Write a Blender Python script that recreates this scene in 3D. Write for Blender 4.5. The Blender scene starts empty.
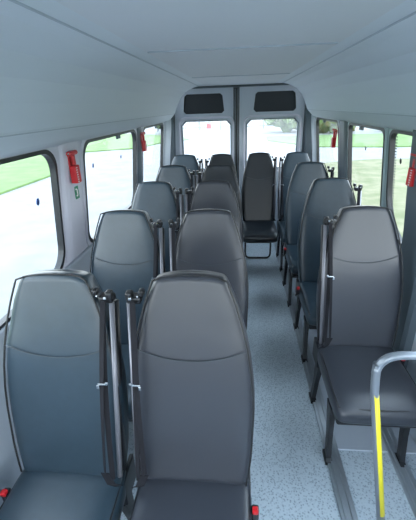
import bpy, bmesh, math, random
from mathutils import Vector, Euler, Quaternion, Matrix, noise
R = math.radians
C = bpy.context.scene.collection
sc = bpy.context.scene

# ---------------------------------------------------------------- camera
cam_d = bpy.data.cameras.new('camera')
cam = bpy.data.objects.new('camera', cam_d); C.objects.link(cam)
cam_d.sensor_fit = 'HORIZONTAL'; cam_d.sensor_width = 36.0
cam_d.lens = 36.0*345/416
cam_d.clip_start = 0.02; cam_d.clip_end = 500
cam.location = (0, 0, 1.74)
cam.rotation_mode = 'QUATERNION'
cam.rotation_quaternion = Euler((R(90-24.0), 0, R(5.66))).to_quaternion() @ Quaternion((0, 0, 1), R(-2.0))
sc.camera = cam

# ---------------------------------------------------------------- world, exposure
w = bpy.data.worlds.new('sky'); sc.world = w; w.use_nodes = True
nt = w.node_tree; nt.nodes.clear()
out = nt.nodes.new('ShaderNodeOutputWorld'); bg = nt.nodes.new('ShaderNodeBackground')
tc = nt.nodes.new('ShaderNodeTexCoord'); sp = nt.nodes.new('ShaderNodeSeparateXYZ')
cr = nt.nodes.new('ShaderNodeValToRGB')
cr.color_ramp.elements[0].position = 0.0; cr.color_ramp.elements[0].color = (0.92, 0.96, 1.0, 1)
cr.color_ramp.elements[1].position = 0.7; cr.color_ramp.elements[1].color = (0.68, 0.82, 1.0, 1)
nt.links.new(tc.outputs['Generated'], sp.inputs[0]); nt.links.new(sp.outputs['Z'], cr.inputs[0])
nt.links.new(cr.outputs[0], bg.inputs[0]); bg.inputs[1].default_value = 1.0
nt.links.new(bg.outputs[0], out.inputs[0])
sc.view_settings.view_transform = 'Standard'; sc.view_settings.look = 'None'
sc.view_settings.gamma = 1; sc.view_settings.exposure = 2.85

# ---------------------------------------------------------------- materials
def mat(name, col, rough=0.5, metal=0.0, bump=0.0, bscale=80.0, var=0.0, vscale=6.0, col2=None, spec=0.5, sheen=0.0, coat=0.0):
    m = bpy.data.materials.new(name); m.use_nodes = True
    n = m.node_tree; b = n.nodes['Principled BSDF']
    b.inputs['Base Color'].default_value = (*col, 1); b.inputs['Roughness'].default_value = rough
    b.inputs['Metallic'].default_value = metal; b.inputs['Specular IOR Level'].default_value = spec
    b.inputs['Sheen Weight'].default_value = sheen; b.inputs['Coat Weight'].default_value = coat
    t = n.nodes.new('ShaderNodeTexCoord')
    if bump:
        nz = n.nodes.new('ShaderNodeTexNoise'); nz.inputs['Scale'].default_value = bscale; nz.inputs['Detail'].default_value = 3
        bp = n.nodes.new('ShaderNodeBump'); bp.inputs['Strength'].default_value = bump; bp.inputs['Distance'].default_value = 0.01
        n.links.new(t.outputs['Object'], nz.inputs['Vector']); n.links.new(nz.outputs['Fac'], bp.inputs['Height'])
        n.links.new(bp.outputs[0], b.inputs['Normal'])
    if var or col2:
        nz = n.nodes.new('ShaderNodeTexNoise'); nz.inputs['Scale'].default_value = vscale; nz.inputs['Detail'].default_value = 5
        rp = n.nodes.new('ShaderNodeValToRGB')
        c2 = col2 or tuple(min(1, c*(1+var)) for c in col)
        c1 = col if col2 else tuple(c*(1-var) for c in col)
        rp.color_ramp.elements[0].position = .35; rp.color_ramp.elements[0].color = (*c1, 1)
        rp.color_ramp.elements[1].position = .65; rp.color_ramp.elements[1].color = (*c2, 1)
        n.links.new(t.outputs['Object'], nz.inputs['Vector']); n.links.new(nz.outputs['Fac'], rp.inputs[0])
        n.links.new(rp.outputs[0], b.inputs['Base Color'])
    return m

M = {}
M['vinyl'] = mat('skylit_leatherette', (0.025, 0.044, 0.061), 0.34, bump=0.12, bscale=9, var=0.05, vscale=30, spec=0.6)  # seat cover with the blue sky light of window-side seats put into its colour
M['vinyl_shaded'] = mat('shaded_leatherette', (0.014, 0.018, 0.023), 0.34, bump=0.12, bscale=9, spec=0.55)  # same cover, shade at the rear of the cabin painted in as darker colour
M['vinyl_grey'] = mat('grey_lit_leatherette', (0.036, 0.040, 0.051), 0.34, bump=0.12, bscale=9, spec=0.6)  # same cover, greyer light away from the windows painted into its colour
M['piping'] = mat('black_piping', (0.012, 0.013, 0.015), 0.45)
M['thread'] = mat('seam_thread', (0.05, 0.06, 0.07), 0.6)
M['black'] = mat('black_plastic', (0.012, 0.013, 0.016), 0.35)
M['webbing'] = mat('belt_webbing', (0.018, 0.018, 0.022), 0.8, bump=0.2, bscale=400, spec=0.15)
M['post'] = mat('grey_painted_steel', (0.24, 0.24, 0.27), 0.35, metal=0.3)
M['chrome'] = mat('bright_metal', (0.6, 0.62, 0.65), 0.18, metal=1.0)
M['red'] = mat('red_plastic', (0.55, 0.012, 0.018), 0.35)
M['wall'] = mat('grey_wall_moulding', (0.47, 0.52, 0.59), 0.5, bump=0.03, bscale=60)
M['pillar'] = mat('light_pillar_moulding', (0.60, 0.60, 0.68), 0.42, bump=0.03, bscale=60)
M['teal_pillar'] = mat('pale_teal_pillar_moulding', (0.33, 0.44, 0.47), 0.4)
M['dark_pillar'] = mat('slate_pillar_moulding', (0.09, 0.12, 0.145), 0.45)
M['cove'] = mat('ceiling_cove_fabric', (0.70, 0.75, 0.82), 0.6, bump=0.04, bscale=120)
M['ceiling'] = mat('ceiling_lining', (0.70, 0.72, 0.77), 0.7, bump=0.04, bscale=120)
M['rubber'] = mat('black_window_rubber', (0.012, 0.014, 0.017), 0.4)
M['mesh'] = mat('dark_recess_lining', (0.03, 0.036, 0.042), 0.7, bump=0.3, bscale=300)
M['rail'] = mat('grey_grab_rail', (0.22, 0.25, 0.29), 0.28, metal=0.35)
M['yellow'] = mat('yellow_tape', (0.85, 0.72, 0.02), 0.4)
M['alu'] = mat('aluminium_track', (0.42, 0.46, 0.50), 0.35, metal=0.6)
M['white'] = mat('white_plastic', (0.75, 0.75, 0.75), 0.4)
M['green'] = mat('green_sticker', (0.03, 0.22, 0.12), 0.5)
M['blue'] = mat('blue_sticker', (0.05, 0.10, 0.30), 0.5)
M['paint'] = mat('white_vehicle_paint', (0.7, 0.7, 0.7), 0.3)
M['asphalt'] = mat('pale_asphalt', (0.165, 0.168, 0.172), 0.9, col2=(0.20, 0.204, 0.208), vscale=1.5)
M['concrete'] = mat('concrete_kerb', (0.30, 0.30, 0.29), 0.9)
M['grass'] = mat('lush_grass', (0.075, 0.135, 0.035), 0.9, col2=(0.105, 0.17, 0.05), vscale=1.2)
M['verge'] = mat('mown_yellowing_grass', (0.095, 0.11, 0.045), 0.9, col2=(0.17, 0.16, 0.095), vscale=1.8)
M['leaf'] = mat('leaf_green', (0.05, 0.09, 0.025), 0.8, col2=(0.10, 0.15, 0.05), vscale=3)
M['leaf2'] = mat('autumn_hedge', (0.10, 0.085, 0.03), 0.8, col2=(0.07, 0.12, 0.035), vscale=2)
M['bark'] = mat('bark', (0.10, 0.08, 0.06), 0.9)
M['fence'] = mat('grey_fence_steel', (0.18, 0.20, 0.21), 0.5)
M['brick'] = mat('pale_building_wall', (0.32, 0.31, 0.29), 0.9, var=0.1)
M['roof'] = mat('slate_roof', (0.12, 0.13, 0.15), 0.7)

# speckled blue-grey vinyl floor
m = mat('speckled_blue_vinyl_floor', (0.3, 0.4, 0.45), 0.38, spec=0.5)
n = m.node_tree; b = n.nodes['Principled BSDF']; t = n.nodes.new('ShaderNodeTexCoord')
v = n.nodes.new('ShaderNodeTexVoronoi'); v.inputs['Scale'].default_value = 95
rp = n.nodes.new('ShaderNodeValToRGB'); e = rp.color_ramp.elements
e[0].position = 0.0; e[0].color = (0.10, 0.15, 0.19, 1); e[1].position = 0.32; e[1].color = (0.48, 0.56, 0.63, 1)
x = e.new(0.6); x.color = (0.60, 0.68, 0.74, 1)
n.links.new(t.outputs['Object'], v.inputs['Vector']); n.links.new(v.outputs['Distance'], rp.inputs[0])
nz = n.nodes.new('ShaderNodeTexNoise'); nz.inputs['Scale'].default_value = 5; nz.inputs['Detail'].default_value = 4
n.links.new(t.outputs['Object'], nz.inputs['Vector'])
mx = n.nodes.new('ShaderNodeMix'); mx.data_type = 'RGBA'; mx.blend_type = 'MULTIPLY'; mx.inputs[0].default_value = 0.3
n.links.new(rp.outputs[0], mx.inputs[6]); n.links.new(nz.outputs['Color'], mx.inputs[7]); 
bw = n.nodes.new('ShaderNodeMapRange'); bw.inputs[3].default_value = 0.6; bw.inputs[4].default_value = 1.2
n.links.new(nz.outputs['Fac'], bw.inputs[0]); n.links.new(bw.outputs[0], mx.inputs[7])
n.links.new(mx.outputs[2], b.inputs['Base Color'])
M['floor'] = m

def glass(name, tint, refl=0.06, haze=0.0):
    m = bpy.data.materials.new(name); m.use_nodes = True; n = m.node_tree; n.nodes.clear()
    o = n.nodes.new('ShaderNodeOutputMaterial'); tr = n.nodes.new('ShaderNodeBsdfTransparent'); gl = n.nodes.new('ShaderNodeBsdfGlossy')
    tr.inputs[0].default_value = (*tint, 1); gl.inputs['Roughness'].default_value = 0.03
    mx = n.nodes.new('ShaderNodeMixShader'); lw = n.nodes.new('ShaderNodeLayerWeight'); lw.inputs[0].default_value = .5
    pw = n.nodes.new('ShaderNodeMath'); pw.operation = 'POWER'; pw.inputs[1].default_value = 4
    fr = n.nodes.new('ShaderNodeMapRange'); fr.inputs[3].default_value = .02; fr.inputs[4].default_value = .30
    n.links.new(lw.outputs['Facing'], pw.inputs[0]); n.links.new(pw.outputs[0], fr.inputs[0])
    n.links.new(fr.outputs[0], mx.inputs[0]); n.links.new(tr.outputs[0], mx.inputs[1]); n.links.new(gl.outputs[0], mx.inputs[2])
    last = mx
    if haze:
        tl = n.nodes.new('ShaderNodeBsdfTranslucent'); tl.inputs[0].default_value = (0.95, 0.97, 1, 1)
        m2 = n.nodes.new('ShaderNodeMixShader'); m2.inputs[0].default_value = haze
        n.links.new(mx.outputs[0], m2.inputs[1]); n.links.new(tl.outputs[0], m2.inputs[2]); last = m2
    n.links.new(last.outputs[0], o.inputs[0])
    return m
M['glass'] = glass('clear_window_glass', (0.97, 0.99, 0.98))
M['glass_rear'] = glass('hazy_rear_glass', (0.97, 0.99, 0.98), haze=0.06)  # rear panes with a little white translucency mixed in

# ---------------------------------------------------------------- helpers
def link(name, me, m, parent=None, smooth=False):
    o = bpy.data.objects.new(name, me); C.objects.link(o)
    if m is not None:
        me.materials.clear(); me.materials.append(m)
    if smooth:
        for p in me.polygons: p.use_smooth = True
    if parent: o.parent = parent
    return o
def obj(name, bm, m, parent=None, smooth=False):
    bmesh.ops.recalc_face_normals(bm, faces=bm.faces)
    me = bpy.data.meshes.new(name); bm.to_mesh(me); bm.free()
    return link(name, me, m, parent, smooth)
def tag(o, label=None, cat=None, group=None, kind=None):
    if label: o['label'] = label
    if cat: o['category'] = cat
    if group: o['group'] = group
    if kind: o['kind'] = kind
    return o
def empty(name, loc, rz=0, parent=None):
    o = bpy.data.objects.new(name, None); C.objects.link(o); o.location = loc; o.rotation_euler[2] = rz
    o.empty_display_size = .1
    if parent: o.parent = parent
    return o
def box(bm, c, s, bev=0.0, rot=None, seg=2):
    r = bmesh.ops.create_cube(bm, size=1.0); vs = r['verts']
    bmesh.ops.scale(bm, vec=Vector(s), verts=vs)
    if bev:
        es = list({e for v_ in vs for e in v_.link_edges})
        g = bmesh.ops.bevel(bm, geom=es, offset=bev, segments=seg, profile=0.5, affect='EDGES')
        vs = list({v_ for f in g['faces'] for v_ in f.verts} | {v_ for v_ in vs if v_.is_valid})
    if rot is not None: bmesh.ops.rotate(bm, cent=(0, 0, 0), matrix=rot, verts=vs)
    bmesh.ops.translate(bm, vec=Vector(c), verts=vs)
def frames(pts, closed):
    n_ = len(pts); out_ = []; prev = None
    for i in range(n_):
        a = pts[(i-1) % n_] if (closed or i > 0) else pts[i]
        c = pts[(i+1) % n_] if (closed or i < n_-1) else pts[i]
        t_ = (c-a).normalized()
        if prev is None:
            u = Vector((0, 0, 1)) if abs(t_.z) < .9 else Vector((1, 0, 0))
            u = (u - t_*u.dot(t_)).normalized()
        else:
            u = (prev - t_*prev.dot(t_)).normalized()
        prev = u; out_.append((u, t_.cross(u)))
    return out_
def tube(bm, pts, r, n_=8, closed=False, ry=None):
    pts = [Vector(p) for p in pts]; fr = frames(pts, closed); rings = []
    for p, (u, v_) in zip(pts, fr):
        rings.append([bm.verts.new(p + u*math.cos(2*math.pi*k/n_)*r + v_*math.sin(2*math.pi*k/n_)*(ry or r)) for k in range(n_)])
    m_ = len(rings)
    for i in range(m_ if closed else m_-1):
        a, b_ = rings[i], rings[(i+1) % m_]
        for k in range(n_): bm.faces.new((a[k], a[(k+1) % n_], b_[(k+1) % n_], b_[k]))
    if not closed: bm.faces.new(rings[0]); bm.faces.new(rings[-1])
def loft(bm, rings):
    rs = [[bm.verts.new(p) for p in r] for r in rings]
    for a, b_ in zip(rs, rs[1:]):
        for k in range(len(a)): bm.faces.new((a[k], a[(k+1) % len(a)], b_[(k+1) % len(a)], b_[k]))
    bm.faces.new(rs[0]); bm.faces.new(rs[-1])
def fillet(pts, r, seg=6):
    """round the inner corners of a polyline of 3D points"""
    pts = [Vector(p) for p in pts]; o = [pts[0]]
    for a, b_, c in zip(pts, pts[1:], pts[2:]):
        d1 = (a-b_).normalized(); d2 = (c-b_).normalized()
        p1 = b_+d1*r; p2 = b_+d2*r
        for k in range(seg+1):
            t_ = k/seg; o.append(p1*(1-t_)**2 + b_*2*t_*(1-t_) + p2*t_*t_)
    o.append(pts[-1]); return o
def rrect(x0, x1, z0, z1, r, seg=6):
    """rounded rectangle outline; r = (bl, br, tr, tl) or number"""
    if not isinstance(r, (tuple, list)): r = (r,)*4
    o = []
    for (cx, cz, a0, rr) in ((x0+r[0], z0+r[0], 180, r[0]), (x1-r[1], z0+r[1], 270, r[1]), (x1-r[2], z1-r[2], 0, r[2]), (x0+r[3], z1-r[3], 90, r[3])):
        for k in range(seg+1):
            a = R(a0 + 90*k/seg); o.append((cx+rr*math.cos(a), cz+rr*math.sin(a)))
    return o
def ribbon_ring(bm, o_in, o_out, f0, f1):
    """closed frame with rectangular section between two outlines; f0/f1 map (u, v) to points at two depths"""
    n_ = len(o_in)
    A = [bm.verts.new(f0(*p)) for p in o_in]; B = [bm.verts.new(f0(*p)) for p in o_out]
    A2 = [bm.verts.new(f1(*p)) for p in o_in]; B2 = [bm.verts.new(f1(*p)) for p in o_out]
    for k in range(n_):
        j = (k+1) % n_
        bm.faces.new((A[k], A[j], B[j], B[k])); bm.faces.new((A2[k], B2[k], B2[j], A2[j]))
        bm.faces.new((A[k], A2[k], A2[j], A[j])); bm.faces.new((B[k], B[j], B2[j], B2[k]))
def holed(outer, holes, f0, f1):
    """mesh of a plate with holes, thickness between maps f0 and f1"""
    cu = bpy.data.curves.new('tmp', 'CURVE'); cu.dimensions = '2D'; cu.fill_mode = 'BOTH'; cu.extrude = 0.5
    for pl in [outer]+holes:
        s = cu.splines.new('POLY'); s.points.add(len(pl)-1); s.use_cyclic_u = True
        for q, (a, b_) in zip(s.points, pl): q.co = (a, b_, 0, 1)
    o = bpy.data.objects.new('tmp', cu); C.objects.link(o)
    dg = bpy.context.evaluated_depsgraph_get()
    me = bpy.data.meshes.new_from_object(o.evaluated_get(dg))
    bpy.data.objects.remove(o); bpy.data.curves.remove(cu)
    bm = bmesh.new(); bm.from_mesh(me); bpy.data.meshes.remove(me)
    bmesh.ops.remove_doubles(bm, verts=bm.verts, dist=1e-5)
    for v_ in bm.verts:
        v_.co = Vector(f0(v_.co.x, v_.co.y) if v_.co.z < 0 else f1(v_.co.x, v_.co.y))
    return bm

# ---------------------------------------------------------------- bus shell
Y0, Y1 = -1.5, 4.80
ZC = 1.97
def wx(z):                      # inner half width of the wall plane at height z
    return 0.90 + max(0.0, (1.55 - z))*0.115 if z > 0.93 else 0.90 + 0.62*0.115
def wmap(side, off):            # (y, z) -> point on the wall, moved off metres into the cabin
    return lambda y, z: (side*(wx(z)-off), y, z)

bm = bmesh.new(); box(bm, (0, (Y0+Y1)/2+.1, -.03), (2.06, Y1-Y0+.5, .06))
tag(obj('floor', bm, M['floor']), kind='structure')

WL = [(-0.9, 1.67), (2.00, 3.11), (3.34, 4.29)]
WR = [(-0.9, 2.27), (2.36, 3.14), (3.46, 4.48)]
ztop = {-1: 1.575, 1: 1.575}
wn = 1
for side, wins, nm in ((-1, WL, 'wall_left'), (1, WR, 'wall_right')):
    zt = ztop[side]
    holes = []
    for i, (a, b_) in enumerate(wins):
        rad = (.09,)*4
        if side == 1 and i == 0: rad = (.09, .28, .05, .09)
        if side == 1 and i == 1: rad = (.05, .04, .04, .05)
        if side == -1 and i == 0: rad = (.09, .12, .10, .09)
        holes.append(rrect(a, b_, .945, zt, rad, 8))
    outer = [(Y0, .93), (Y1, .93), (Y1, 1.80), (Y0, 1.80)]
    bm = holed(outer, holes, wmap(side, 0), wmap(side, -.022))
    wall = tag(obj(nm, bm, M['pillar']), kind='structure')
    bm = bmesh.new(); box(bm, (side*(wx(.5)+.022), (Y0+Y1)/2, .465), (.045, Y1-Y0, .93))
    # sill ledge
    box(bm, (side*(wx(.93)-.005), (Y0+Y1)/2, .925), (.03, Y1-Y0, .03), .008)
    obj('lower_panel', bm, M['wall'], wall)
    for i, ((a, b_), h) in enumerate(zip(wins, holes)):
        cy, cz = (a+b_)/2, 1.26
        def sh(pl, d):
            o = []
            for (y, z) in pl:
                o.append((y + (d if y > cy else -d), z + (d if z > cz else -d)))
            return o
        root = empty('window_%d' % wn, (0, 0, 0)); tag(root, kind='structure'); wn += 1
        bm = bmesh.new(); ribbon_ring(bm, sh(h, -.010), sh(h, .008), wmap(side, .008), wmap(side, -.024))
        obj('window_seal', bm, M['rubber'], root)
        bm = bmesh.new(); ribbon_ring(bm, sh(h, .008), sh(h, .030), wmap(side, .006), wmap(side, -.002))
        obj('window_frame', bm, M['teal_pillar'] if (side == 1 and i < 2) else M['pillar'], root)
        bm = holed(sh(h, -.004), [], wmap(side, -.014), wmap(side, -.019))
        obj('glass_pane', bm, M['glass'], root)
        # small latch at the top edge
        bm = bmesh.new(); ym = a+(b_-a)*.55
        box(bm, Vector(wmap(side, .012)(ym, zt-.02)), (.016, .07, .022), .004)
        obj('window_latch', bm, M['dark_pillar'], root)
        # stickers on the glass
        spots = {(-1, 0): [(1.50, 1.36, .013)], (-1, 1): [(2.17, 1.42, .011), (2.73, 1.40, .011)], (1, 1): [(2.75, 1.42, .011)], (1, 0): [(2.14, 1.415, .012)]}.get((side, i), [])
        for (y, z, r_) in spots:
            bm = bmesh.new()
            pts = [(y+r_*math.cos(2*math.pi*k/14), z+1.35*r_*math.sin(2*math.pi*k/14)) for k in range(14)]
            bm.free(); bm = holed(pts, [], wmap(side, -.0115), wmap(side, -.0095))
            obj('glass_sticker', bm, M['blue'] if side == -1 else M['rubber'], root)

# coves along both sides of the ceiling
def cove(side, name):
    zt = ztop[side]
    prof = [(.905, 1.58), (.89, 1.588), (.868, 1.596), (.853, 1.603), (.838, 1.614), (.815, 1.638), (.792, 1.663), (.780, 1.680), (.765, 1.715), (.74, 1.77), (.70, 1.84), (.64, 1.90), (.54, 1.945), (.42, ZC), (.42, ZC+.03), (.96, ZC+.03), (.96, 1.58)]
    bm = bmesh.new(); rings = []
    for y in (Y0, 1.0, 2.9, 4.48):
        rings.append([Vector((side*x_, y, z_)) for x_, z_ in prof])
    loft(bm, rings); o = obj(name, bm, M['cove']); tag(o, kind='structure')
    # long panel joints
    bm = bmesh.new(); tube(bm, [(side*.787, Y0, 1.670), (side*.787, 4.47, 1.670)], .0025, 6)
    obj('panel_joint', bm, M['wall'], o)
    bm = bmesh.new(); tube(bm, [(side*.478, Y0, 1.957), (side*.478, 4.47, 1.957)], .004, 6)
    obj('panel_joint', bm, M['wall'], o)
    return o
cove(-1, 'trim_1'); cove(1, 'trim_2')
bm = bmesh.new(); box(bm, (0, (Y0+Y1)/2, ZC+.025), (2.0, Y1-Y0+.1, .05))
ceil = tag(obj('ceiling', bm, M['ceiling']), kind='structure')
bm = bmesh.new()
for y in (0.2, 1.75, 3.3): box(bm, (0, y, ZC-.002), (.82, .012, .006))
obj('ceiling_joint', bm, M['wall'], ceil)

# pillar mouldings between the windows
def pillar(n_, side, y0, y1, m, depth=.03, z0=.96, z1=None, ridge=True):
    z1 = z1 or ztop[side]+.03
    prof = [(y0, 0), (y0+.02, depth*.7), (y0+.045, depth), (y1-.045, depth), (y1-.02, depth*.7), (y1, 0), (y1, -.02), (y0, -.02)]
    rings = []
    for k in range(7):
        z = z0+(z1-z0)*k/6
        f = 1.0 + (.25*(1-k/6)**3 if ridge else 0)
        mid = (y0+y1)/2
        rings.append([Vector((side*(wx(z)-d), mid+(y-mid)*f, z)) for y, d in prof])
    bm = bmesh.new(); loft(bm, rings)
    return tag(obj('trim_%d' % n_, bm, m, smooth=False), kind='structure')
pillar(3, -1, 1.72, 1.945, M['pillar'], .018)
pillar(4, -1, 3.15, 3.30, M['dark_pillar'], .016)
pillar(5, 1, 3.18, 3.42, M['dark_pillar'], .022)
pillar(6, 1, 2.29, 2.345, M['teal_pillar'], .012, ridge=False)
pillar(7, -1, 4.33, 4.72, M['wall'], .03)
pillar(8, 1, 4.50, 4.74, M['wall'], .03)
o = pillar(9, 1, 1.66, 1.95, M['dark_pillar'], .045, z0=.02, ridge=False)   # door post of the sliding door
# dotted ceramic border on the front right window
bm = bmesh.new(); random.seed(3)
for k in range(26):
    for c_ in range(2):
        z = 1.13 + k*.0165; y = 2.205 + c_*.016 + random.uniform(-.002, .002)
        box(bm, Vector(wmap(1, -.009)(y, z)), (.003, .007, .008))
tag(obj('trim_10', bm, M['rubber']), kind='structure')

# rear wall with the two doors
def rmap(y): return lambda x_, z_: (x_, y, z_)
def wo(z): return wx(z)
outer = [(-.985, 0), (.985, 0), (.985, .93), (.96, 1.2), (.93, 1.9), (.93, ZC+.02), (-.93, ZC+.02), (-.93, 1.9), (-.96, 1.2), (-.985, .93)]
bm = holed(outer, [rrect(-.875, .80, .05, 1.93, .06)], rmap(Y1), rmap(Y1+.06))
tag(obj('wall_rear', bm, M['dark_pillar']), kind='structure')
for n_, (x0, x1, a, b_, ra, rb) in enumerate(((-.875, -.085, -.745, -.125, -.725, -.20), (-.005, .80, .095, .725, .17, .70))):
    root = empty('door_%d' % (n_+1), (0, 0, 0)); tag(root, kind='structure')
    def cham(x0_, x1_, z0_, z1_, c_):   # window outline with clipped upper corners
        return [(x0_+.05, z0_), (x1_-.05, z0_), (x1_-.012, z0_+.015), (x1_, z0_+.05), (x1_, z1_-c_), (x1_-.012, z1_-c_+.012), (x1_-c_+.012, z1_-.010), (x1_-c_, z1_), (x0_+c_, z1_), (x0_+c_-.012, z1_-.010), (x0_+.012, z1_-c_+.012), (x0_, z1_-c_), (x0_, z0_+.05), (x0_+.012, z0_+.015)]
    a -= .01; b_ += .01
    win = cham(a, b_, .96, 1.572, .055)
    rec = [(ra+.03, 1.655), (rb-.03, 1.655), (rb, 1.685), (rb-.02, 1.86), (rb-.05, 1.885), (ra+.05, 1.885), (ra+.02, 1.86), (ra, 1.685)]
    bm = holed([(x0, .02), (x1, .02), (x1, 1.945), (x0, 1.945)], [win, rec], rmap(Y1-.03), rmap(Y1+.03))
    dp = obj('door_panel', bm, M['wall'], root)
    bm = holed(win, [], rmap(Y1+.012), rmap(Y1+.016)); obj('glass_pane', bm, M['glass_rear'], root)
    bm = holed(rec, [], rmap(Y1+.01), rmap(Y1+.02)); obj('recess_panel', bm, M['mesh'], root)
    # raised rounded rim round the window
    cx = (a+b_)/2; cz = 1.26
    rim = rrect(a-.033, b_+.033, .92, 1.608, .085, 8)
    bm = bmesh.new(); tube(bm, [(x_, Y1-.036, z_) for x_, z_ in rim], .013, 8, True); obj('window_rim', bm, M['pillar'], root, True)
    s_out = cham(a-.004, b_+.004, .956, 1.576, .055); s_in = cham(a+.008, b_-.008, .968, 1.564, .053)
    bm = bmesh.new(); ribbon_ring(bm, s_in, s_out, rmap(Y1-.033), rmap(Y1+.01)); obj('window_seal', bm, M['dark_pillar'], root)
    hx = b_ - .07 if n_ == 0 else a+.07
    bm = bmesh.new(); box(bm, (hx, Y1-.045, .80), (.05, .03, .14), .01); box(bm, (hx, Y1-.07, .80), (.025, .03, .10), .008)
    obj('door_handle', bm, M['black'], root)
bm = bmesh.new(); box(bm, (-.045, Y1-.01, .98), (.078, .06, 1.92), .01)
tag(obj('trim_11', bm, M['rubber']), kind='structure')
bm = bmesh.new()
box(bm, (-.062, Y1-.045, .98), (.012, .02, 1.9), .004); box(bm, (-.026, Y1-.045, .98), (.012, .02, 1.9), .004)
tag(obj('trim_12', bm, M['dark_pillar']), kind='structure')
# corner posts beside the doors
for n_, s_ in ((13, -1), (14, 1)):
    bm = bmesh.new(); xx = .885 if s_ < 0 else .855
    loft(bm, [[Vector((s_*(xx+dx+(1.55-z)*.05), yy, z)) for dx, yy in ((-.045, Y1-.03), (-.03, Y1-.10), (.03, Y1-.14), (.09, Y1-.14), (.09, Y1-.03))] for z in (0.02, 1.0, 1.6, 1.93)])
    tag(obj('trim_%d' % n_, bm, M['dark_pillar']), kind='structure')

# front end behind the camera: windscreen opening
bm = holed([(-1.0, 0), (1.0, 0), (.96, ZC+.02), (-.96, ZC+.02)], [rrect(-.90, .90, .70, 1.88, .12)], rmap(Y0), rmap(Y0-.05))
tag(obj('wall_front', bm, M['wall']), kind='structure')
bm = holed(rrect(-.90, .90, .70, 1.88, .12), [], rmap(Y0-.02), rmap(Y0-.025))
tag(obj('window_7', bm, M['glass']), kind='structure')

# seat tracks on the floor
bm = bmesh.new(); box(bm, (.745, 3.0, .006), (.45, 3.3, .012), .004); tag(obj('trim_18', bm, M['wall']), kind='structure')
for n_, x_ in ((15, .505), (16, .84), (17, -.40)):
    bm = bmesh.new()
    box(bm, (x_, 2.6, .008), (.075, 4.2, .016), .004); box(bm, (x_-.016, 2.6, .018), (.012, 4.2, .012), .003); box(bm, (x_+.016, 2.6, .018), (.012, 4.2, .012), .003)
    tag(obj('trim_%d' % n_, bm, M['alu']), kind='structure')

# ---------------------------------------------------------------- seats
LEAN = R(13); SL = .80; Z0 = .452; TH = .05
PW = [(0, .195), (.06, .205), (.14, .214), (.30, .221), (.38, .219), (.46, .212), (.54, .200), (.625, .180), (.70, .157), (.755, .137), (.785, .125), (.80, .115)]
def hw(s):
    for (a, wa), (b_, wb) in zip(PW, PW[1:]):
        if s <= b_: return wa+(wb-wa)*(s-a)/(b_-a)
    return PW[-1][1]
def th(s):
    return .052 - .005*max(0, (s-.45)/.35)
def bpt(x_, y_, s):          # seat-back coordinates to seat coordinates (y_ < 0 is the front face)
    return Vector((x_, s*math.sin(LEAN)+y_*math.cos(LEAN)+.02, Z0+s*math.cos(LEAN)+y_*-math.sin(LEAN)))
def back_ring(s, k=1.0, n_=40, kd=1.0):
    wd = hw(s)*k; d = th(s)*kd; r_ = []
    for i in range(n_):
        a = 2*math.pi*i/n_; ca, sa = math.cos(a), math.sin(a)
        x_ = wd*math.copysign(abs(ca)**.42, ca); y_ = d*math.copysign(abs(sa)**.55, sa)
        if y_ < 0: y_ -= .010*min(1, (abs(x_)/wd)**3)*(1 if s < .6 else .4) - .008*(1-abs(x_/wd)**2)
        arch = -.016*(x_/.13)**2*max(0, (s-.70)/.10) if s > .70 else 0
        r_.append(bpt(x_, y_, s+arch))
    return r_
def spun(prof, shp=None): pass
def make_backrest(root, m, extra_pipe=True):
    bm = bmesh.new()
    ss = [0, .03, .08, .14, .20, .26, .32, .38, .44, .50, .55, .60, .65, .70, .74, .77, .79]
    rings = [back_ring(0, .9, kd=.6)] + [back_ring(s) for s in ss] + [back_ring(.797, .985, kd=.85), back_ring(.80, .93, kd=.5), back_ring(.80, .6, kd=.2)]
    loft(bm, rings); bk = obj('backrest', bm, m, root, True)
    # piping that follows the front edge and the crown
    side = []
    sv = [.02+.04*k for k in range(19)] + [.765, .778]
    for s in sv: side.append((hw(s)*.965, -th(s)*.93-.006, s))
    crown = []
    for k in range(1, 12):
        x_ = hw(.79)*.95*(1-2*k/12); crown.append((x_, -th(.79)*.80, .796-.016*(x_/.13)**2))
    pts = [bpt(x_, y_, s) for x_, y_, s in side] + [bpt(x_, y_, s) for x_, y_, s in crown] + [bpt(-x_, y_, s) for x_, y_, s in reversed(side)]
    bm = bmesh.new(); tube(bm, pts, .0036, 6); obj('piping', bm, M['piping'], bk, True)
    # curved head section seam, sagging in the middle
    pts = []
    for k in range(15):
        u = -1+2*k/14; s = .495+.045*u*u; x_ = u*hw(s)*.93
        pts.append(bpt(x_, -th(s)-.0015-(.010*abs(u)**3*.9)+.008*(1-u*u)*.1, s))
    # push the seam out onto the padded surface
    pts = [p + Vector((0, .0025, 0)) for p in pts]
    bm = bmesh.new(); tube(bm, pts, .0019, 6); obj('seam', bm, M['thread'], bk, True)
    return bk
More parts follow.
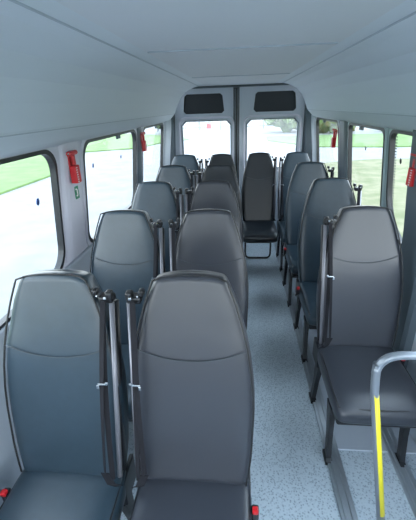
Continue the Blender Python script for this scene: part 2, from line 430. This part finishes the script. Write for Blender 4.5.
def make_seat(belt, m, leg_style='legs', aisle=-1):
    """belt: side (+1/-1 in x) of the shoulder belt"""
    root = empty('minibus_seat', (0, 0, 0))
    make_backrest(root, m)
    # cushion
    bm = bmesh.new(); rings = []
    for (y_, k, zt_, zb_) in ((.03, .90, .475, .385), (.015, .96, .483, .365), (-.05, 1.0, .475, .355), (-.15, 1.0, .474, .352), (-.25, 1.0, .474, .350), (-.34, 1.0, .474, .350), (-.40, .985, .468, .350), (-.435, .96, .453, .355), (-.455, .92, .432, .368), (-.462, .85, .418, .385)):
        r_ = []
        for i in range(36):
            a = 2*math.pi*i/36; ca, sa = math.cos(a), math.sin(a)
            x_ = .212*k*math.copysign(abs(ca)**.42, ca); zz = math.copysign(abs(sa)**.5, sa)
            z_ = (zt_+zb_)/2 + (zt_-zb_)/2*zz + (.010*(abs(x_)/.212)**2 if zz > 0 else 0)
            r_.append(Vector((x_, y_, z_)))
        rings.append(r_)
    loft(bm, rings); cu = obj('cushion', bm, m, root, True)
    bm = bmesh.new(); pts = [(-.198, .0, .462), (-.202, -.15, .464), (-.202, -.38, .460)] + [(-.195+.39*k/8, -.432-.012*math.sin(math.pi*k/8), .446) for k in range(9)] + [(.202, -.38, .460), (.202, -.15, .464), (.198, 0, .462)]
    tube(bm, pts, .0035, 6); obj('piping', bm, M['piping'], cu, True)
    # frame under the cushion and hinge plates
    bm = bmesh.new(); box(bm, (0, -.20, .335) if leg_style == 'legs' else (0, -.10, .345), (.38, .44, .045) if leg_style == 'legs' else (.38, .24, .04), .012)
    for s_ in (-1, 1): box(bm, (s_*.20, .03, .39), (.018, .13, .13), .006)
    obj('seat_frame', bm, M['black'], root)
    if leg_style == 'loop':
        for y_ in (-.045,):
            bm = bmesh.new(); tube(bm, fillet([(-.165, y_, .325), (-.165, y_, .012), (.165, y_, .012), (.165, y_, .325)], .06), .012, 8)
            obj('leg', bm, M['black'], root, True)
    else:
        for s_ in (-1, 1):
            for (yt, yb) in ((-.30, -.36), (.0, .05)):
                bm = bmesh.new()
                loft(bm, [[Vector((s_*.185+dx*sx, y_+dy*sy, z_)) for dx, dy in ((-.014, -.025), (.014, -.025), (.014, .025), (-.014, .025))]
                          for (y_, z_, sx, sy) in ((yt, .33, 1, 1.5), ((yt+yb)/2, .18, .9, .9), (yb, .03, .9, .8), (yb, .02, 1.3, 1.6), (yb, .0, 1.3, 1.6))])
                obj('leg', bm, M['black'], root)
    # shoulder belt assembly
    b_ = belt; s0 = .715
    base = bpt(b_*.180, -.035, s0)
    bm = bmesh.new()
    box(bm, base+Vector((b_*.008, 0, 0)), (.050, .045, .026), .008)
    box(bm, base+Vector((b_*.022, -.012, .018)), (.024, .032, .030), .007)
    box(bm, base+Vector((-b_*.022, -.015, .032)), (.018, .030, .022), .006)
    gd = obj('belt_guide', bm, M['black'], root)
    bm = bmesh.new(); box(bm, base+Vector((b_*.014, -.034, .016)), (.010, .006, .010), .002); box(bm, base+Vector((-b_*.012, -.034, .024)), (.007, .005, .007), .002)
    obj('belt_guide_bolt', bm, M['chrome'], gd)
    top = base+Vector((b_*.026, -.012, -.012)); bot = bpt(b_*.202, -.066, .04)
    bm = bmesh.new(); tube(bm, [top, top.lerp(bot, .5), bot], .009, 10, ry=.011); obj('belt_post', bm, M['post'], root, True)
    bm = bmesh.new(); tube(bm, [top+Vector((b_*.002, .030, -.01)), bot+Vector((b_*.002, .034, 0))], .011, 8, ry=.020); obj('side_cover', bm, M['black'], root, True)
    # webbing: flat strip hanging from the guide, slightly twisted
    def strip(bm, P, wd, tw):
        prev = None
        for i, p in enumerate(P):
            a = tw*i/(len(P)-1); d = Vector((math.cos(a), math.sin(a), 0))*wd/2; nn = Vector((-math.sin(a), math.cos(a), 0))*.0012
            q = [bm.verts.new(p+d+nn), bm.verts.new(p-d+nn), bm.verts.new(p-d-nn), bm.verts.new(p+d-nn)]
            if prev:
                for k in range(4): bm.faces.new((prev[k], prev[(k+1) % 4], q[(k+1) % 4], q[k]))
            else: bm.faces.new(q)
            prev = q
        bm.faces.new(prev)
    a0 = base+Vector((b_*.006, -.036, .006))
    e1 = bpt(b_*.190, -.105, .06); e2 = bpt(b_*.165, -.110, .09)
    bm = bmesh.new()
    strip(bm, [a0.lerp(e1, k/8)+Vector((-b_*.003*math.sin(math.pi*k/8), -.012*math.sin(math.pi*k/8), 0)) for k in range(9)], .018, .5*b_)
    strip(bm, [a0.lerp(e2, k/8)+Vector((0, -.018*math.sin(math.pi*k/8), 0)) for k in range(9)], .018, -.9*b_)
    strip(bm, [e2, e2.lerp(bpt(b_*.205, -.09, .02), .5)+Vector((0, -.01, -.01)), bpt(b_*.205, -.09, .02)], .03, .2)
    wb = obj('belt_webbing', bm, M['webbing'], root)
    tp = a0.lerp(e1, .42)+Vector((-b_*.008, -.022, 0))
    bm = bmesh.new()
    box(bm, tp, (.034, .006, .008), .002); box(bm, tp+Vector((-b_*.015, -.005, -.008)), (.010, .005, .016), .002); box(bm, tp+Vector((b_*.016, -.003, .007)), (.010, .005, .009), .002)
    obj('belt_tongue', bm, M['chrome'], wb)
    # buckle on the other side
    q = Vector((-b_*.222, -.085, .42))
    bm = bmesh.new(); tube(bm, [q+Vector((0, .06, -.06)), q+Vector((0, .02, -.03)), q], .009, 8); box(bm, q+Vector((0, -.006, .018)), (.026, .030, .052), .006)
    bu = obj('buckle', bm, M['black'], root)
    bm = bmesh.new(); box(bm, q+Vector((0, -.014, .045)), (.021, .020, .020), .004); obj('buckle_button', bm, M['red'], bu)
    return root
def children(o): return [c for c in bpy.data.objects if c.parent is o]
def copy_tree(o, parent=None):
    c = o.copy(); C.objects.link(c); c.parent = parent
    for ch in children(o): copy_tree(ch, c)
    return c
protos = {}
used = set()
def place_seat(x_, ytop, belt, mk, label, group, style='legs', rz=0, sx=1.0):
    key = (belt, mk, style)
    if key not in protos: protos[key] = make_seat(belt, M[mk], style)
    if key in used: o = copy_tree(protos[key])
    else: o = protos[key]; used.add(key)
    o.location = (x_, ytop-SL*math.sin(LEAN)-.02, 0); o.rotation_euler[2] = rz; o.scale = (sx, 1, 1)
    tag(o, label, 'seat', group)
    return o
seats = []
GL, GI, GR = 'window seats on the left side', 'aisle seats of the left pairs', 'single seats on the right side'
place_seat(-.635, 1.04, 1, 'vinyl', 'grey leatherette seat by the frontmost left window, nearest of the window-side row', GL)
place_seat(-.632, 1.82, 1, 'vinyl', 'grey leatherette window-side seat directly behind the nearest left seat', GL)
place_seat(-.643, 2.60, 1, 'vinyl', 'grey leatherette left window seat, third from the front, beside the middle window', GL)
place_seat(-.638, 3.38, 1, 'vinyl', 'grey leatherette left window seat one row before the last row', GL)
place_seat(-.640, 4.15, 1, 'vinyl', 'blue-grey leatherette seat in the far left corner by the rear door', GL)
place_seat(-.162, 1.04, -1, 'vinyl_grey', 'large dark grey aisle seat in front centre, nearest to the viewer', GI)
place_seat(-.166, 1.82, -1, 'vinyl_grey', 'charcoal aisle seat directly behind the nearest centre seat', GI)
place_seat(-.190, 2.60, -1, 'vinyl_grey', 'brownish grey aisle seat, third from the front of the centre row', GI)
place_seat(-.195, 3.38, -1, 'vinyl_shaded', 'dark aisle seat, fourth from the front, in front of the left rear door', GI)
place_seat(-.208, 4.15, -1, 'vinyl_shaded', 'black seat of the last row below the left rear door window, mostly hidden', GI, sx=.90)
place_seat(.225, 4.19, 1, 'vinyl_shaded', 'black leatherette seat at the end of the aisle on a looped black tube leg', 'seats of the last row', 'loop', sx=.92)
place_seat(.660, 1.86, -1, 'vinyl_grey', 'large grey seat at the front right with its whole cushion in view', GR)
place_seat(.668, 2.64, 1, 'vinyl', 'grey right-hand seat directly behind the front right one', GR)
place_seat(.660, 3.42, 1, 'vinyl', 'grey right-hand seat, third from the front, beside the rear right window', GR)
place_seat(.650, 4.17, -1, 'vinyl', 'pale grey seat in the far right corner below the right rear door', GR, sx=.93)

# ---------------------------------------------------------------- grab rail
root = empty('grab_rail', (.504, 1.04, 0))
tag(root, 'curved grey tubular grab rail with yellow stripe before the front right seat', 'rail')
bm = bmesh.new(); tube(bm, fillet([(.085, -.22, 0), (0, 0, .78), (0, 0, .903), (.465, 0, .915)], .085, 10), .0155, 14); obj('rail_tube', bm, M['rail'], root, True)
bm = bmesh.new(); 
pts = []
for z in (.25, .5, .75):
    cx_, cy_ = .085*(1-z/.78), -.22*(1-z/.78)
    pts.append([Vector((cx_+math.cos(a)*.0166, cy_+math.sin(a)*.0166, z)) for a in [R(-110+10*k) for k in range(9)]] + [Vector((cx_+math.cos(a)*.0145, cy_+math.sin(a)*.0145, z)) for a in [R(-110+10*k) for k in range(8, -1, -1)]])
loft(bm, pts); obj('yellow_stripe', bm, M['yellow'], root, True)
bm = bmesh.new(); box(bm, (.085, -.22, .006), (.08, .08, .012), .004); obj('floor_flange', bm, M['rail'], root)
bm = bmesh.new(); box(bm, (.462, 0, .915), (.014, .08, .08), .004); obj('wall_flange', bm, M['rail'], root)

# ---------------------------------------------------------------- emergency hammers
def hammer(side, y, z, label, hlabel, k=.92):
    x_ = side*(wx(z)-.02)
    d = -side
    root = empty('hammer_holder', (x_, y, z)); root.scale = (k, k, k); tag(root, hlabel, 'holder', 'hammer holders on the pillars')
    bm = bmesh.new(); box(bm, (d*.004, 0, 0), (.008, .055, .17), .003)
    obj('back_plate', bm, M['red'], root)
    bm = bmesh.new(); box(bm, (d*.022, 0, -.035), (.034, .058, .10), .006); obj('pocket', bm, M['red'], root)
    bm = bmesh.new()
    for q in range(7): box(bm, (d*.0395, -.014, -.075+q*.013), (.002, .016, .005))
    obj('grip_marks', bm, M['white'], root)
    h = empty('emergency_hammer', (x_, y, z)); h.scale = (k, k, k); tag(h, label, 'hammer', 'red emergency hammers')
    bm = bmesh.new(); box(bm, (d*.022, 0, .045), (.018, .026, .06), .005); obj('handle', bm, M['red'], h)
    bm = bmesh.new(); tube(bm, [(d*.022, -.050, .082), (d*.022, -.030, .082), (d*.022, .030, .082), (d*.022, .045, .082)], .013, 10); obj('hammer_head', bm, M['red'], h)
    bm = bmesh.new(); bmesh.ops.create_cone(bm, cap_ends=True, segments=10, radius1=.008, radius2=.001, depth=.014); bmesh.ops.rotate(bm, cent=(0, 0, 0), matrix=__import__('mathutils').Matrix.Rotation(R(90), 3, 'X'), verts=bm.verts); bmesh.ops.translate(bm, vec=(d*.022, -.056, .082), verts=bm.verts)
    obj('hammer_tip', bm, M['chrome'], h)
hammer(-1, 1.80, 1.465, 'red emergency hammer on the wide pillar beside the nearest left window', 'red hammer holder on the wide left pillar above a green sticker')
hammer(-1, 3.25, 1.46, 'small red emergency hammer on the narrow left pillar near the rear', 'red hammer holder on the narrow left pillar between the rear side windows')
hammer(1, 3.50, 1.425, 'red emergency hammer on the slate pillar near the rear right window', 'red hammer holder on the slate right pillar near the rear')
hammer(1, 1.86, 1.41, 'red emergency hammer at the right edge, on the nearest right door post', 'large red hammer holder cut by the right edge of the view')
# green exit sticker
root = Vector((-(wx(1.32)-.021), 1.845, 1.325))
bm = bmesh.new(); box(bm, root, (.003, .045, .07)); 
st = obj('exit_sticker', bm, M['green']); tag(st, 'small green sticker with white figure below the nearest left hammer', 'sticker')
bm = bmesh.new(); box(bm, root+Vector((.002, .004, .0)), (.001, .010, .030)); box(bm, root+Vector((.002, -.006, .018)), (.001, .014, .008)); box(bm, root+Vector((.002, -.004, -.018)), (.001, .016, .008))
obj('sticker_figure', bm, M['white'], st)

# ---------------------------------------------------------------- outside
GZ = -.65
def flat(name, pl, z, m, kind='structure', zb=None):
    bm = holed(pl, [], lambda x_, y_: (x_, y_, z), lambda x_, y_: (x_, y_, zb if zb is not None else z-.1))
    return tag(obj(name, bm, m), kind=kind)
flat('ground', [(-90, -40), (90, -40), (90, 130), (-90, 130)], GZ, M['asphalt'])
g = [(-7.2, -20), (-7.5, 5), (-7.67, 10.4), (-7.6, 13.5), (-8.6, 18), (-9.9, 21.5), (-8.4, 22.3), (-6.8, 23), (-5.7, 26.6), (-4.0, 28.5), (-5, 31.5), (-10, 36), (-30, 44), (-60, 40), (-60, -20)]
tag(flat('grass', g, GZ+.07, M['grass'], 'stuff', GZ-.05), 'bright green lawn beyond the road outside the left windows', 'grass')
g = [(1.5, 0), (2.2, 10), (3.4, 15.4), (5.8, 16.2), (14, 16.0), (45, 15), (45, -20), (1.5, -20)]
tag(flat('grass', g, GZ+.05, M['verge'], 'stuff', GZ-.05), 'yellowing mown grass close outside the right windows', 'grass')
g = [(2.0, 26), (4.4, 21.6), (8, 20.7), (45, 20), (45, 29.3), (2.1, 29.3)]
tag(flat('grass', g, GZ+.06, M['grass'], 'stuff', GZ-.05), 'lush green strip before the hedge across the road on the right', 'grass')
def blob(bm, c, r_, seed, sub=3, amp=.35, sq=(1, 1, 1)):
    g_ = bmesh.ops.create_icosphere(bm, subdivisions=sub, radius=1)
    for v_ in g_['verts']:
        d = v_.co.normalized()
        k = 1+amp*noise.fractal(d*2.2+Vector((seed*3.1, 0, 0)), 1.0, 2.2, 4)+.10*noise.noise(d*9+Vector((seed, 0, 0)))
        v_.co = Vector(c)+Vector((d.x*sq[0], d.y*sq[1], d.z*sq[2]))*r_*k
def hedge(x0, x1, y, h, m, label, seed):
    bm = bmesh.new(); random.seed(seed); x_ = x0
    while x_ < x1:
        r_ = random.uniform(.85, 1.1)*h*.5
        blob(bm, (x_, y+random.uniform(-.2, .2), GZ+h*.5), r_, x_+seed, 3, .3, (1, 1, 1.05)); x_ += h*.55
    o = obj('hedge', bm, m); tag(o, label, 'hedge', kind='stuff')
hedge(6.9, 9.4, 31.7, 2.6, M['leaf2'], 'brownish green hedge across the road seen through the rear right window', 1)
hedge(13.0, 26, 31.7, 3.0, M['leaf'], 'dark green hedge across the road seen through the front right windows', 2)
def tree(x_, y_, h, r_, label, seed):
    root = empty('tree', (x_, y_, GZ)); tag(root, label, 'tree')
    bm = bmesh.new(); tube(bm, [(0, 0, 0), (.05, 0, h*.3), (-.05, .05, h*.7)], .14, 8); obj('trunk', bm, M['bark'], root, True)
    bm = bmesh.new(); random.seed(seed)
    for k in range(7): blob(bm, (random.uniform(-.5, .5)*r_, random.uniform(-.5, .5)*r_, h*random.uniform(.38, .8)), r_*random.uniform(.5, .75), seed+k, 3, .5)
    obj('crown', bm, M['leaf'], root)
tree(4.3, 34.5, 4.2, 2.0, 'leafy tree seen through the right rear door window', 5)
tree(-7.4, 36, 3.6, 1.5, 'leafy tree seen at the left of the left rear door window', 9)
# palisade fence at the back of the yard
root = empty('fence', (0, 40, GZ)); tag(root, 'pale grey railing fence far behind the rear doors', 'fence')
for k in range(9):
    bm = bmesh.new(); box(bm, (-9+k*2.3, 0, .8), (.12, .12, 1.6)); obj('post', bm, M['fence'], root)
bm = bmesh.new()
for z in (.3, 1.4): box(bm, (0.2, 0, z), (18.4, .05, .08))
for k in range(80): box(bm, (-8.9+k*.23, .0, .8), (.05, .03, 1.4))
obj('railing', bm, M['fence'], root)
# building
root = empty('building', (1.5, 62, GZ)); tag(root, 'pale low building far beyond the rear doors', 'building')
bm = bmesh.new(); box(bm, (0, 0, 1.6), (16, 6, 3.2)); obj('wall', bm, M['brick'], root)
bm = bmesh.new(); loft(bm, [[Vector((x_, -3.4, 3.2)), Vector((x_, 3.4, 3.2)), Vector((x_, 0, 5.0))] for x_ in (-8.3, 8.3)]); obj('roof', bm, M['roof'], root)
for k in range(5):
    bm = bmesh.new(); box(bm, (-6+k*3, -3.02, 1.7), (1.5, .08, 1.1)); obj('window', bm, M['dark_pillar'], root)
# red notice on posts by the fence
root = empty('notice_board', (-3.15, 37.5, GZ)); tag(root, 'small red notice board by the fence behind the left rear door', 'sign')
bm = bmesh.new(); box(bm, (0, 0, .55), (.45, .05, .5)); obj('board', bm, M['red'], root)
bm = bmesh.new(); box(bm, (0, .05, .35), (.08, .05, .7)); obj('post', bm, M['fence'], root)
